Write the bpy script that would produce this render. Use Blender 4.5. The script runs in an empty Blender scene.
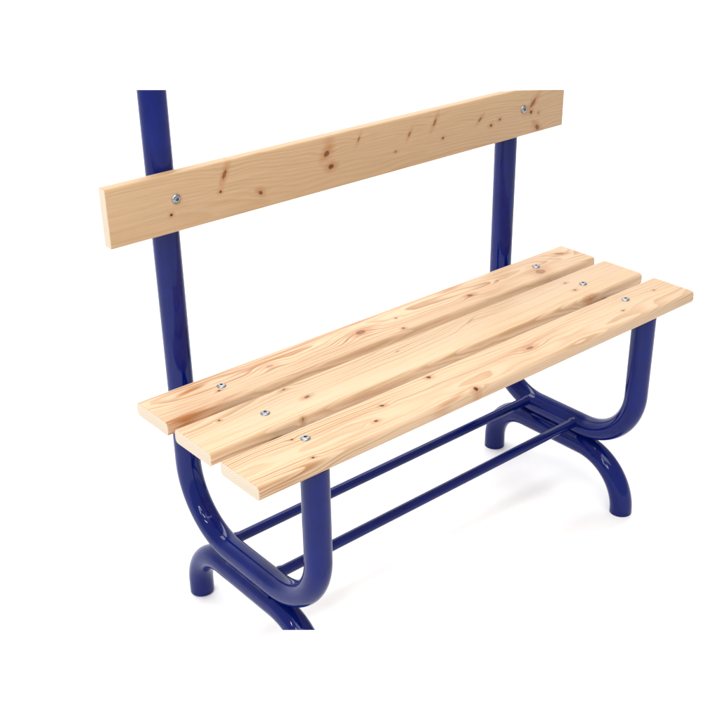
import bpy, bmesh, math
from mathutils import Vector, Matrix

S = 0.74                     # measured units to metres
C = bpy.context.scene.collection
SC = bpy.context.scene

# ------------------------------------------------------------------ helpers
def link(name, me, mat, parent=None):
    o = bpy.data.objects.new(name, me)
    C.objects.link(o)
    for m in (mat if isinstance(mat, (list, tuple)) else [mat]):
        me.materials.append(m)
    if parent:
        o.parent = parent
    return o

def smooth(me, deg=35):
    for f in me.polygons:
        f.use_smooth = True
    me.set_sharp_from_angle(angle=math.radians(deg))

def add_tube(bm, pts, r, n=40, cap=True, taper=None):
    """sweep a circle along pts (Vectors); returns nothing"""
    pts = [Vector(p) for p in pts]
    rings = []
    t0 = (pts[1] - pts[0]).normalized()
    ref = Vector((1, 0, 0)) if abs(t0.x) < .9 else Vector((0, 0, 1))
    for i, p in enumerate(pts):
        if i == 0: t = pts[1] - pts[0]
        elif i == len(pts) - 1: t = pts[-1] - pts[-2]
        else: t = (pts[i + 1] - p).normalized() + (p - pts[i - 1]).normalized()
        t.normalize()
        u = (ref - t * ref.dot(t)).normalized()
        v = t.cross(u)
        rr = r if taper is None else taper[i]
        rings.append([bm.verts.new(p + (u * math.cos(a) + v * math.sin(a)) * rr)
                      for a in (2 * math.pi * k / n for k in range(n))])
    for a, b in zip(rings, rings[1:]):
        for k in range(n):
            bm.faces.new((a[k], a[(k + 1) % n], b[(k + 1) % n], b[k]))
    if cap:
        bm.faces.new(list(reversed(rings[0])))
        bm.faces.new(rings[-1])

def arc(cy, cz, R, a0, a1, n=24):
    return [(0, cy + R * math.cos(a), cz + R * math.sin(a))
            for a in (math.radians(a0 + (a1 - a0) * k / n) for k in range(n + 1))]

def saw(bm, co, no):
    """cut away what lies on the +no side and close the end"""
    g = bm.verts[:] + bm.edges[:] + bm.faces[:]
    r = bmesh.ops.bisect_plane(bm, geom=g, plane_co=co, plane_no=no, clear_outer=True)
    e = [x for x in r['geom_cut'] if isinstance(x, bmesh.types.BMEdge)]
    bmesh.ops.holes_fill(bm, edges=e, sides=0)

def finish(bm, name, mat, parent, deg=35):
    bmesh.ops.recalc_face_normals(bm, faces=bm.faces[:])
    me = bpy.data.meshes.new(name)
    bm.to_mesh(me); bm.free()
    smooth(me, deg)
    return link(name, me, mat, parent)

# ------------------------------------------------------------------ node helpers
class NT:
    def __init__(self, name):
        self.m = bpy.data.materials.new(name); self.m.use_nodes = True
        self.t = self.m.node_tree
        self.b = self.t.nodes['Principled BSDF']
    def n(self, kind, **kw):
        x = self.t.nodes.new(kind)
        for k, v in kw.items(): setattr(x, k, v)
        return x
    def l(self, a, b): self.t.links.new(a, b)
    def put(self, sock, v):
        if hasattr(v, 'is_linked') or hasattr(v, 'links'): self.l(v, sock)
        else: sock.default_value = v
    def math(self, op, a, b=0.0, c=0.0, clamp=False):
        x = self.n('ShaderNodeMath', operation=op, use_clamp=clamp)
        for s, v in zip(x.inputs, (a, b, c)): self.put(s, v)
        return x.outputs[0]
    def step(self, v, lo, hi):                       # smoothstep lo->0 hi->1
        x = self.n('ShaderNodeMapRange', interpolation_type='SMOOTHSTEP')
        self.put(x.inputs[0], v); x.inputs[1].default_value = lo; x.inputs[2].default_value = hi
        return x.outputs[0]
    def mapping(self, v, loc=(0,0,0), rot=(0,0,0), sc=(1,1,1), kind='POINT'):
        x = self.n('ShaderNodeMapping', vector_type=kind)
        self.l(v, x.inputs[0])
        x.inputs[1].default_value = loc; x.inputs[2].default_value = rot; x.inputs[3].default_value = sc
        return x.outputs[0]
    def noise(self, v, scale, detail=3, rough=.5, dist=0, color=False):
        x = self.n('ShaderNodeTexNoise')
        self.l(v, x.inputs['Vector']); x.inputs['Scale'].default_value = scale
        x.inputs['Detail'].default_value = detail; x.inputs['Roughness'].default_value = rough
        x.inputs['Distortion'].default_value = dist
        return x.outputs['Color'] if color else x.outputs['Fac']
    def mix(self, f, a, b, blend='MIX'):
        x = self.n('ShaderNodeMix', data_type='RGBA', blend_type=blend)
        self.put(x.inputs[0], f); self.put(x.inputs[6], a); self.put(x.inputs[7], b)
        return x.outputs[2]

def rgb(r, g, b): return (r, g, b, 1)

def wood(name, knots, pith, seed, light, late, rings=1.0, blotch=.35, streaks=()):
    """planed spruce, rings around a pith line outside the board; knots: (x, y, rx, ry, angle, strength)"""
    T = NT(name)
    obj = T.n('ShaderNodeTexCoord').outputs['Object']
    p0 = T.mapping(obj, loc=(seed * 3.1, seed * 1.7, seed * .9))
    # slow wander of the grain along the board
    w1 = T.noise(T.mapping(p0, sc=(3.0, 9, 9)), 1, 2)
    w2 = T.noise(T.mapping(p0, sc=(9, 40, 40)), 1, 2)
    sx = T.n('ShaderNodeSeparateXYZ'); T.l(obj, sx.inputs[0])
    y = T.math('SUBTRACT', sx.outputs[1], pith[0])
    z = T.math('SUBTRACT', sx.outputs[2], pith[1])
    y = T.math('ADD', y, T.math('MULTIPLY_ADD', sx.outputs[0], pith[2], 0))
    z = T.math('ADD', z, T.math('MULTIPLY_ADD', sx.outputs[0], pith[3], 0))
    r = T.math('SQRT', T.math('ADD', T.math('MULTIPLY', y, y), T.math('MULTIPLY', z, z)))
    r = T.math('ADD', r, T.math('MULTIPLY', T.math('SUBTRACT', w1, .5), .030))
    r = T.math('ADD', r, T.math('MULTIPLY', T.math('SUBTRACT', w2, .5), .004))
    cores, halo = [], None
    wob = T.noise(p0, 160, 2)
    for (kx, ky, rx, ry, ang, st) in knots:
        q = T.mapping(obj, loc=(kx, ky, 0), rot=(0, 0, math.radians(ang)), sc=(rx, ry, .011), kind='TEXTURE')
        ln = T.n('ShaderNodeVectorMath', operation='LENGTH'); T.l(q, ln.inputs[0])
        d = T.math('ADD', ln.outputs['Value'], T.math('MULTIPLY', T.math('SUBTRACT', wob, .5), .9))
        c = T.math('MULTIPLY', T.step(d, 1.4, .8), st)
        qh = T.mapping(obj, loc=(kx, ky, 0), rot=(0, 0, math.radians(ang)), sc=(rx * 1.25, ry, .013), kind='TEXTURE')
        lh = T.n('ShaderNodeVectorMath', operation='LENGTH'); T.l(qh, lh.inputs[0])
        dh = T.math('ADD', lh.outputs['Value'], T.math('MULTIPLY', T.math('SUBTRACT', wob, .5), 1.6))
        h = T.math('MULTIPLY', T.step(dh, 3.8, .8), st * (.8 if max(rx, ry) < .004 else 1))
        cores.append((c, max(rx, ry), d))
        halo = h if halo is None else T.math('MAXIMUM', halo, h)
        q2 = T.mapping(obj, loc=(kx, ky, 0), sc=(max(rx, ry) * 4.2, max(rx, ry) * 1.5, 50), kind='TEXTURE')
        l2 = T.n('ShaderNodeVectorMath', operation='LENGTH'); T.l(q2, l2.inputs[0])
        r = T.math('ADD', r, T.math('MULTIPLY', T.step(l2.outputs['Value'], 2.2, 0), max(rx, ry) * .9))
    ph = T.math('MULTIPLY', r, 210 * rings)
    fr = T.math('FRACT', ph)
    band = T.math('MULTIPLY', T.step(fr, .15, .86), T.step(fr, 1.0, .9))
    yr = T.n('ShaderNodeTexWhiteNoise', noise_dimensions='1D')
    T.l(T.math('FLOOR', ph), yr.inputs['W'])                       # every year ring its own strength
    band = T.math('MULTIPLY', band, T.math('MULTIPLY_ADD', yr.outputs[0], .75, .3))
    patch = T.noise(T.mapping(p0, sc=(2.2, 22, 22)), 1, 3, .55)
    band = T.math('MULTIPLY', band, T.step(patch, .25, .64))
    fib = T.noise(T.mapping(p0, sc=(30, 1500, 1500)), 1, 3, .6)
    fib2 = T.noise(T.mapping(p0, sc=(9, 330, 330)), 1, 3, .6)
    col = T.mix(band, rgb(*light), rgb(*late))
    bl = T.noise(T.mapping(p0, sc=(5, 75, 75), loc=(7, 3, 1)), 1, 4, .6)
    col = T.mix(T.math('MULTIPLY', T.step(bl, .5, .78), blotch), col, rgb(late[0]*.95, late[1]*.85, late[2]*.7))
    gr = T.math('MULTIPLY_ADD', T.math('ADD', T.math('MULTIPLY', fib, .5), T.math('MULTIPLY', fib2, .6)), .50, .725)
    g3 = T.n('ShaderNodeCombineColor')
    for i in range(3): T.l(gr, g3.inputs[i])
    col = T.mix(1.0, col, g3.outputs[0], 'MULTIPLY')
    # brown resin streaks
    for (kx, ky, rx, ry, ang, st) in streaks:
        q = T.mapping(obj, loc=(kx, ky, 0), rot=(0, 0, math.radians(ang)), sc=(rx, ry, 50), kind='TEXTURE')
        ln = T.n('ShaderNodeVectorMath', operation='LENGTH'); T.l(q, ln.inputs[0])
        d = T.math('ADD', ln.outputs['Value'], T.math('MULTIPLY', T.math('SUBTRACT', fib2, .5), 2.6))
        d = T.math('ADD', d, T.math('MULTIPLY', T.math('SUBTRACT', bl, .5), 2.2))
        col = T.mix(T.math('MULTIPLY', T.step(d, 1.45, .2), st), col, rgb(.34, .12, .027))
    if cores:
        col = T.mix(T.math('MULTIPLY', halo, .62), col, rgb(.36, .125, .028))
        for c, size, d in cores:                     # small dead knots are dark, large live ones reddish with a dark rim
            big = min(1, max(0, (size - .0030) / .0045))
            dark, red = (.050, .013, .004), (.215, .075, .020)
            k = rgb(*[dark[i] * (1 - big * .85) + red[i] * big * .85 for i in range(3)])
            if big > .3:
                rim = T.math('MULTIPLY', T.step(d, .55, .95), .75)
                col = T.mix(c, col, T.mix(rim, k, rgb(.085, .025, .007)))
            else:
                col = T.mix(c, col, k)
    T.l(col, T.b.inputs['Base Color'])
    rg = T.math('MULTIPLY_ADD', fib2, .2, .38)
    T.l(rg, T.b.inputs['Roughness'])
    T.b.inputs['Specular IOR Level'].default_value = .35
    bp = T.n('ShaderNodeBump'); bp.inputs['Strength'].default_value = .12; bp.inputs['Distance'].default_value = .0006
    T.l(T.math('ADD', fib, T.math('MULTIPLY', band, .5)), bp.inputs['Height'])
    T.l(bp.outputs[0], T.b.inputs['Normal'])
    return T.m

def end_grain(name):
    T = NT(name)
    obj = T.n('ShaderNodeTexCoord').outputs['Object']
    n1 = T.noise(T.mapping(obj, sc=(300, 300, 300)), 1, 4, .7)
    w = T.n('ShaderNodeTexWave', wave_type='RINGS', rings_direction='X')
    T.l(T.mapping(obj, loc=(0, .01, .05)), w.inputs[0])
    w.inputs['Scale'].default_value = 90; w.inputs['Distortion'].default_value = 2; w.inputs['Detail Scale'].default_value = 1
    c = T.mix(T.math('MULTIPLY', w.outputs['Fac'], .35), rgb(.63, .535, .42), rgb(.47, .355, .235))  # end faces kept paler: overexposure put into the colour
    c = T.mix(T.math('MULTIPLY', T.step(n1, .5, .75), .4), c, rgb(.60, .46, .32))
    T.l(c, T.b.inputs['Base Color']); T.b.inputs['Roughness'].default_value = .7
    return T.m

def paint():
    T = NT('blue_powder_coat')
    obj = T.n('ShaderNodeTexCoord').outputs['Object']
    n1 = T.noise(obj, 22, 4, .6); n2 = T.noise(obj, 420, 2, .5); n3 = T.noise(obj, 90, 4, .65)
    c = T.mix(T.step(n1, .3, .75), rgb(.0011, .0062, .096), rgb(.0017, .0085, .124))
    T.l(c, T.b.inputs['Base Color'])
    T.l(T.math('MULTIPLY_ADD', n3, .10, .16), T.b.inputs['Roughness'])
    T.b.inputs['Specular IOR Level'].default_value = .02
    T.b.inputs['Coat Weight'].default_value = .46
    T.b.inputs['Coat Roughness'].default_value = .02
    bp = T.n('ShaderNodeBump'); bp.inputs['Strength'].default_value = .05; bp.inputs['Distance'].default_value = .0006
    T.l(T.math('ADD', T.math('MULTIPLY', n2, .25), n3), bp.inputs['Height'])
    T.l(bp.outputs[0], T.b.inputs['Normal'])
    return T.m

def metal():
    T = NT('zinc_plated_steel')
    obj = T.n('ShaderNodeTexCoord').outputs['Object']
    n = T.noise(obj, 700, 3, .6)
    T.b.inputs['Base Color'].default_value = rgb(.31, .32, .34)
    T.b.inputs['Metallic'].default_value = 1
    T.l(T.math('MULTIPLY_ADD', n, .2, .2), T.b.inputs['Roughness'])
    return T.m

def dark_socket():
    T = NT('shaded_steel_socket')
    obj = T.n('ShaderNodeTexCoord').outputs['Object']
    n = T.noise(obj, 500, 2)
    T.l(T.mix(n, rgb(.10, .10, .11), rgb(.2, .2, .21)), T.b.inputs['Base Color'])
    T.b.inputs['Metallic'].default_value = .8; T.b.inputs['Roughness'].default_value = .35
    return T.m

def floor_mat():
    T = NT('white_studio_floor')
    obj = T.n('ShaderNodeTexCoord').outputs['Object']
    n = T.noise(obj, 3.0, 4, .6)
    T.l(T.mix(n, rgb(.90, .90, .905), rgb(.93, .93, .93)), T.b.inputs['Base Color'])
    T.b.inputs['Roughness'].default_value = .65
    T.b.inputs['Specular IOR Level'].default_value = .2
    return T.m

M_PAINT, M_STEEL, M_SOCK, M_END, M_FLOOR = paint(), metal(), dark_socket(), end_grain('overexposed_end_grain'), floor_mat()

# ------------------------------------------------------------------ bench
L = 1.0
r = .0284
H, THK = .6011, .031
bench = bpy.data.objects.new('bench', None); C.objects.link(bench)
bench['label'] = 'spruce slatted bench with a single backrest board on a glossy dark blue tubular steel frame'
bench['category'] = 'bench'

def sv(p): return Vector(p) * S

def make_frame(x, post_top, saw_foot, saw_post):
    bm = bmesh.new()
    path = [(0, 0, post_top), (0, 0, .8), (0, 0, .6), (0, 0, .45)]
    path += arc(-.16, .365, .16, 0, -90)
    path += arc(-.318, .355, .15, -90, -180)
    path += [(0, -.468, .45), (0, -.468, H - THK - .001)]
    add_tube(bm, [sv(p) for p in path], r * S, 48)
    if saw_post: saw(bm, sv((0, 0, saw_post[0])), saw_post[1])
    f = finish(bm, 'end_frame', M_PAINT, bench)
    f.location = sv((x, 0, 0))
    # arched foot tube welded below
    bm = bmesh.new()
    path = [(0, -.007, .006), (0, -.007, .02)] + arc(-.117, .040, .11, 0, 90) + arc(-.318, .010, .14, 90, 180) + [(0, -.458, .006)]
    add_tube(bm, [sv(p) for p in path], r * S, 48)
    if saw_foot: saw(bm, saw_foot[0], saw_foot[1])
    # rounded rims where the tube stands on the floor
    es = [e for e in bm.edges if all(abs(v.co.z - .006 * S) < 1e-5 for v in e.verts)]
    if es: bmesh.ops.bevel(bm, geom=es, offset=.003, segments=3, affect='EDGES', profile=.5)
    finish(bm, 'foot_tube', M_PAINT, f)
    # weld seams between the two tubes
    bm = bmesh.new()
    for s in (-1, 1):
        pts = [(s * .0165, -.155 - .0175 * k, .1775 + .0012 * math.sin(k * 2.1 + s)) for k in range(10)]
        add_tube(bm, [sv(p) for p in pts], .0045 * S, 10, taper=[S * (.0042 + .0009 * math.sin(k * 1.9)) for k in range(10)])
    finish(bm, 'weld_seam', M_PAINT, f)
    # flat bar the slats are bolted to
    bm = bmesh.new()
    zt, zb = H - THK - .0006, H - THK - .034
    bmesh.ops.create_cube(bm, size=1, matrix=Matrix.Translation(sv((0, -.2345, (zt + zb) / 2))) @ Matrix.Diagonal(sv((.034, .42, zt - zb)).to_4d()))
    bmesh.ops.bevel(bm, geom=bm.edges[:], offset=.002, segments=2, affect='EDGES')
    saw(bm, sv((0, -.075, zt)), Vector((0, .42, .9)).normalized())
    finish(bm, 'seat_support', M_PAINT, f)
    return f

# row planes (world normals) of the saw cuts at the foot and at the post top
cam_right = Vector((0.76229435, -0.64703877, -0.01575265))
foot_no = cam_right.cross(Vector((0, -.845, .535))).normalized()
if foot_no.z > 0: foot_no = -foot_no
post_no = cam_right.cross(Vector((0.57207794, 0.68496487, -0.45116511)) - .24 * Vector((-0.30271133, -0.33490887, -0.89230146))).normalized()
if post_no.z < 0: post_no = -post_no
make_frame(0, 1.30, (sv((0, -.3984, .1331)), foot_no), (1.1922, post_no))
make_frame(L, .985, None, None)

def make_stretcher(y):
    bm = bmesh.new()
    x0, x1, z = .012, L - .012, .212
    R = .0122
    xs = [x0, x0 + .012, x0 + .017, x0 + .021, x0 + .026, .5, x1 - .026, x1 - .021, x1 - .017, x1 - .012, x1]
    tp = [R * 1.2, R * 1.2, R * 1.15, R * 1.05, R, R, R, R * 1.05, R * 1.15, R * 1.2, R * 1.2]
    add_tube(bm, [sv((x, y, z)) for x in xs], R * S, 28, taper=[t * S for t in tp])
    return finish(bm, 'stretcher', M_PAINT, bench, 60)
make_stretcher(-.1354)
make_stretcher(-.2981)

def slab_mesh(x0, x1, hw, th, rad, cut=None):
    bm = bmesh.new()
    bmesh.ops.create_cube(bm, size=1, matrix=Matrix.Translation(((x0 + x1) / 2, 0, -th / 2)) @ Matrix.Diagonal((x1 - x0, 2 * hw, th, 1)))
    long_e = [e for e in bm.edges if abs(e.verts[0].co.x - e.verts[1].co.x) > .1]
    bmesh.ops.bevel(bm, geom=long_e, offset=rad, segments=6, affect='EDGES', profile=.5)
    if cut: saw(bm, *cut)
    ends = [e for e in bm.edges if len(e.link_faces) == 2 and e.calc_face_angle(0) > 1.0]
    bmesh.ops.bevel(bm, geom=ends, offset=.0018, segments=3, affect='EDGES', profile=.5)
    bmesh.ops.recalc_face_normals(bm, faces=bm.faces[:])
    for f in bm.faces:
        f.material_index = 1 if abs(f.normal.x) > .9 else 0
    return bm

def make_bolt(parent, x, y, turn):
    """low domed bolt head with a hexagon socket, standing on the board's face (local z up)"""
    bm = bmesh.new()
    R = .0070
    prof = [(R * 1.06, -.001), (R * 1.06, .0005), (R, .0011), (R * .93, .0018), (R * .80, .0024), (R * .62, .00285), (R * .46, .0030)]
    n = 36
    rings = []
    for rr, z in prof:
        rings.append([bm.verts.new((rr * math.cos(2 * math.pi * k / n), rr * math.sin(2 * math.pi * k / n), z)) for k in range(n)])
    hexr = []
    for k in range(n):
        a = 2 * math.pi * k / n; h = R * .40 * math.cos(math.pi / 6) / math.cos((a % (math.pi / 3)) - math.pi / 6)
        hexr.append((h * math.cos(a), h * math.sin(a)))
    rings.append([bm.verts.new((a, b, 0.0030)) for a, b in hexr])
    rings.append([bm.verts.new((a * .97, b * .97, .0012)) for a, b in hexr])
    for i, (a, b) in enumerate(zip(rings, rings[1:])):
        for k in range(n):
            f = bm.faces.new((a[k], a[(k + 1) % n], b[(k + 1) % n], b[k]))
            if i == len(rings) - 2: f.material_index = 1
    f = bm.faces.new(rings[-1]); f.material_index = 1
    o = finish(bm, 'bolt_head', [M_STEEL, M_SOCK], parent, 40)
    o.location = (x, y, 0); o.rotation_euler = (0, 0, turn)
    return o

X0, X1 = (-.150 - .5) * S, (1.1465 - .5) * S

LIGHT = (.60, .415, .262)
slats = [
    # y0, y1, bolt y, knots, streaks, pith, seed
    (-.0770, -.1970, -.1380,
     [(-.3689, -.0107, .0022, .0018, 0, 1), (-.2633, .004, .006, .003, 0, .45), (-.0758, .002, .0088, .0052, 5, .85),
      (.0058, .0045, .002, .0016, 0, .9), (-.0119, -.0338, .0028, .0022, 0, .95), (.1687, -.0119, .0052, .0036, 0, .9),
      (.2534, .0003, .0024, .0018, 30, .6), (.3456, -.0225, .0100, .0080, 10, .62), (.4414, .0137, .0085, .0034, -30, .75)],
     [(-.400, .020, .032, .006, 8, .85), (-.452, -.046, .045, .010, 4, 1.0), (-.20, .030, .16, .0036, 2, .65), (-.26, .018, .13, .003, 3, .65), (-.33, .036, .12, .003, 1, .5),
      (.1609, .0307, .030, .005, 4, .6), (-.38, -.040, .05, .004, 6, .45), (.05, .036, .15, .0025, 0, .4)],
     (.012, -.034, .020, .006), 1.3, LIGHT, (.31, .135, .042), 1.6),
    (-.2215, -.3480, -.2913,
     [(-.4197, .0229, .0019, .0016, 0, 1), (-.2937, .0357, .0028, .0018, 10, .7), (-.2819, -.0062, .0046, .0028, 10, .8),
      (-.3206, -.0481, .0020, .0019, 0, .9), (-.078, .0169, .0019, .0013, 0, .5), (.3373, .0198, .0032, .0024, 0, .65),
      (.3253, -.013, .0036, .0024, 0, .75), (.3276, -.0522, .0062, .0048, 0, .85), (.0938, .0215, .009, .0012, 20, .35)],
     [(-.30, -.052, .13, .005, 2, .45), (.02, -.052, .16, .004, 0, .35), (.40, -.050, .06, .003, 0, .3)],
     (.060, -.050, -.03, .004), 4.7, (.635, .45, .292), (.44, .25, .11), 1.25),
    (-.3775, -.5015, -.4208,
     [(-.3737, .0241, .0019, .0018, 0, 1), (-.3816, -.0332, .0021, .0020, 0, 1), (-.2157, .0129, .0032, .0024, -20, .95),
      (-.2523, -.0154, .0033, .0023, 0, .95), (-.1029, .032, .0034, .0032, 0, 1), (-.0744, -.0413, .0034, .0034, 0, 1),
      (.0889, -.0036, .0062, .0034, 5, .72), (.4291, .0062, .0026, .0018, 0, .7), (.3171, -.0124, .0026, .0022, 0, .7)],
     [(-.27, .012, .10, .0035, 3, .3), (.10, .008, .11, .007, 6, .30), (-.44, -.048, .04, .004, 0, .4), (-.12, -.040, .05, .004, 10, .4)],
     (-.020, -.040, .025, -.008), 8.2, (.605, .42, .267), (.34, .165, .057), 1.4),
]
for (y0, y1, yb, kn, stx, pith, seed, lt, late, rg) in slats:
    yc = (y0 + y1) / 2
    bm = slab_mesh(X0, X1, (y0 - y1) / 2 * S, THK * S, .0072)
    o = finish(bm, 'seat_slat', [wood('spruce_slat', kn, pith, seed, lt, late, rg, .34, stx), M_END], bench, 30)
    o.location = sv((.5, yc, H))
    for sgn, d in ((-1, .0166), (1, -.0166)):
        make_bolt(o, (sgn * .5 + d) * S, (yb - yc) * S, .4 + sgn + yc * 9)

# backrest board: same section, stood on edge (local y -> up, local z -> towards the sitter)
KB = [(-.2845, .0241, .0068, .0026, 65, .85), (-.2937, -.0006, .0020, .0018, 0, .9), (-.3806, -.0159, .0019, .0018, 0, 1),
      (-.2212, -.0186, .0034, .0024, -30, .8), (-.0903, .0165, .0056, .0040, 40, .9), (-.0824, -.0061, .0046, .0036, 0, .95),
      (-.0239, .0265, .0040, .0016, 60, .6), (.0874, .0138, .0046, .0018, 55, .65), (.0563, -.01, .0022, .0018, 0, .55),
      (.1464, .0236, .0062, .0022, 60, .7), (.1661, -.008, .0022, .0017, 20, .8), (.2564, .0078, .0045, .0020, 40, .7),
      (.2851, -.0082, .0030, .0023, 0, .8), (.3074, -.0015, .0026, .0021, 0, .75), (.3946, .0132, .0085, .0030, 45, .85),
      (.3904, -.0027, .0030, .0028, 0, .95), (.4094, -.0342, .0055, .0036, -40, .85), (.4110, -.0075, .0025, .0030, 0, .4)]
SB = [(-.2225, -.0154, .010, .008, 0, .25), (-.085, .033, .012, .010, 70, .28), (.400, -.024, .012, .003, -50, .25)]
zc = .9805
cut_co = Vector(((.9722 - .5) * S, (1.0405 - zc) * S, 0))
cut_no = Vector((.155, .985, -.30)).normalized()
bm = slab_mesh((-.151 - .5) * S, (1.1507 - .5) * S, .0596 * S, .0255 * S, .003, (cut_co, cut_no))
bo = finish(bm, 'backrest_board', [wood('spruce_backrest', KB, (-.045, -.030, .035, .004), 12.4, (.48, .315, .180), (.43, .27, .14), 1.0, .12, SB), M_END], bench, 30)
bo.location = sv((.5, -.0545, zc)); bo.rotation_euler = (math.radians(90), 0, 0)
for x in (-.5, .5):
    make_bolt(bo, x * S, (.9885 - zc) * S, .3 + x)

# ------------------------------------------------------------------ white studio sweep
bm = bmesh.new()
prof = [(-5.0, 0), (-2, 0), (0, 0), (2.2, 0)]
R_ = 1.6
prof += [(2.2 + R_ * math.sin(math.radians(a)), R_ - R_ * math.cos(math.radians(a))) for a in range(6, 91, 6)]
prof += [(2.2 + R_, 5.0)]
rows = [[bm.verts.new((x, y, z)) for (y, z) in prof] for x in (-6, -2, 0, 2, 4, 9)]
for a, b in zip(rows, rows[1:]):
    for k in range(len(prof) - 1):
        bm.faces.new((a[k], b[k], b[k + 1], a[k + 1]))
fl = finish(bm, 'floor', M_FLOOR, None, 60)
fl['kind'] = 'structure'
fl.location.z = .006 * S

# ------------------------------------------------------------------ light
w = bpy.data.worlds.new('World'); SC.world = w; w.use_nodes = True
bg = w.node_tree.nodes['Background']
bg.inputs[0].default_value = (.97, .985, 1, 1); bg.inputs[1].default_value = .71

def lamp(name, loc, target, sx, sy, power, col=(1, 1, 1)):
    d = bpy.data.lights.new(name, 'AREA'); d.shape = 'RECTANGLE'; d.size = sx; d.size_y = sy
    d.energy = power; d.color = col
    o = bpy.data.objects.new(name, d); C.objects.link(o)
    o.location = loc
    o.rotation_euler = (Vector(target) - Vector(loc)).to_track_quat('-Z', 'Y').to_euler()
    return o
lamp('overhead_softbox', (-.3, -1.1, 3.0), (.35, -.15, .2), 2.0, 1.8, 50, (1, .985, .96))
lamp('backdrop_fill', (2.0, 1.9, 4.4), (2.2, 3.6, .8), 8.0, 1.4, 270)  # added unseen light, only brings the sweep up to white
for k, (dy, dz, w_, h_) in enumerate(((-.80, .0, .11, .55), (-.10, .28, .11, .55), (.60, .0, .11, .55), (-.10, -.60, .75, .11))):
    lamp('strip_lamp', (-2.3, -.95 + dy, 2.15 + dz), (.1, -.2, .2), w_, h_, 8.5)

# ------------------------------------------------------------------ camera
cd = bpy.data.cameras.new('camera'); cam = bpy.data.objects.new('camera', cd); C.objects.link(cam)
rt = Vector((0.76229435, -0.64703877, -0.01575265))
dn = Vector((-0.30271133, -0.33490887, -0.89230146))
fw = Vector((0.57207794, 0.68496487, -0.45116511))
mw = Matrix((rt, -dn, -fw)).transposed().to_4x4()
mw.translation = Vector((-0.79854665, -1.40457477, 1.25343294))
cam.matrix_world = mw
cd.sensor_width = 36; cd.lens = 36 * 1124.93 / 720
cd.clip_start = .02; cd.clip_end = 200
SC.camera = cam
SC.view_settings.view_transform = 'Standard'; SC.view_settings.look = 'None'
SC.view_settings.exposure = 0; SC.view_settings.gamma = 1
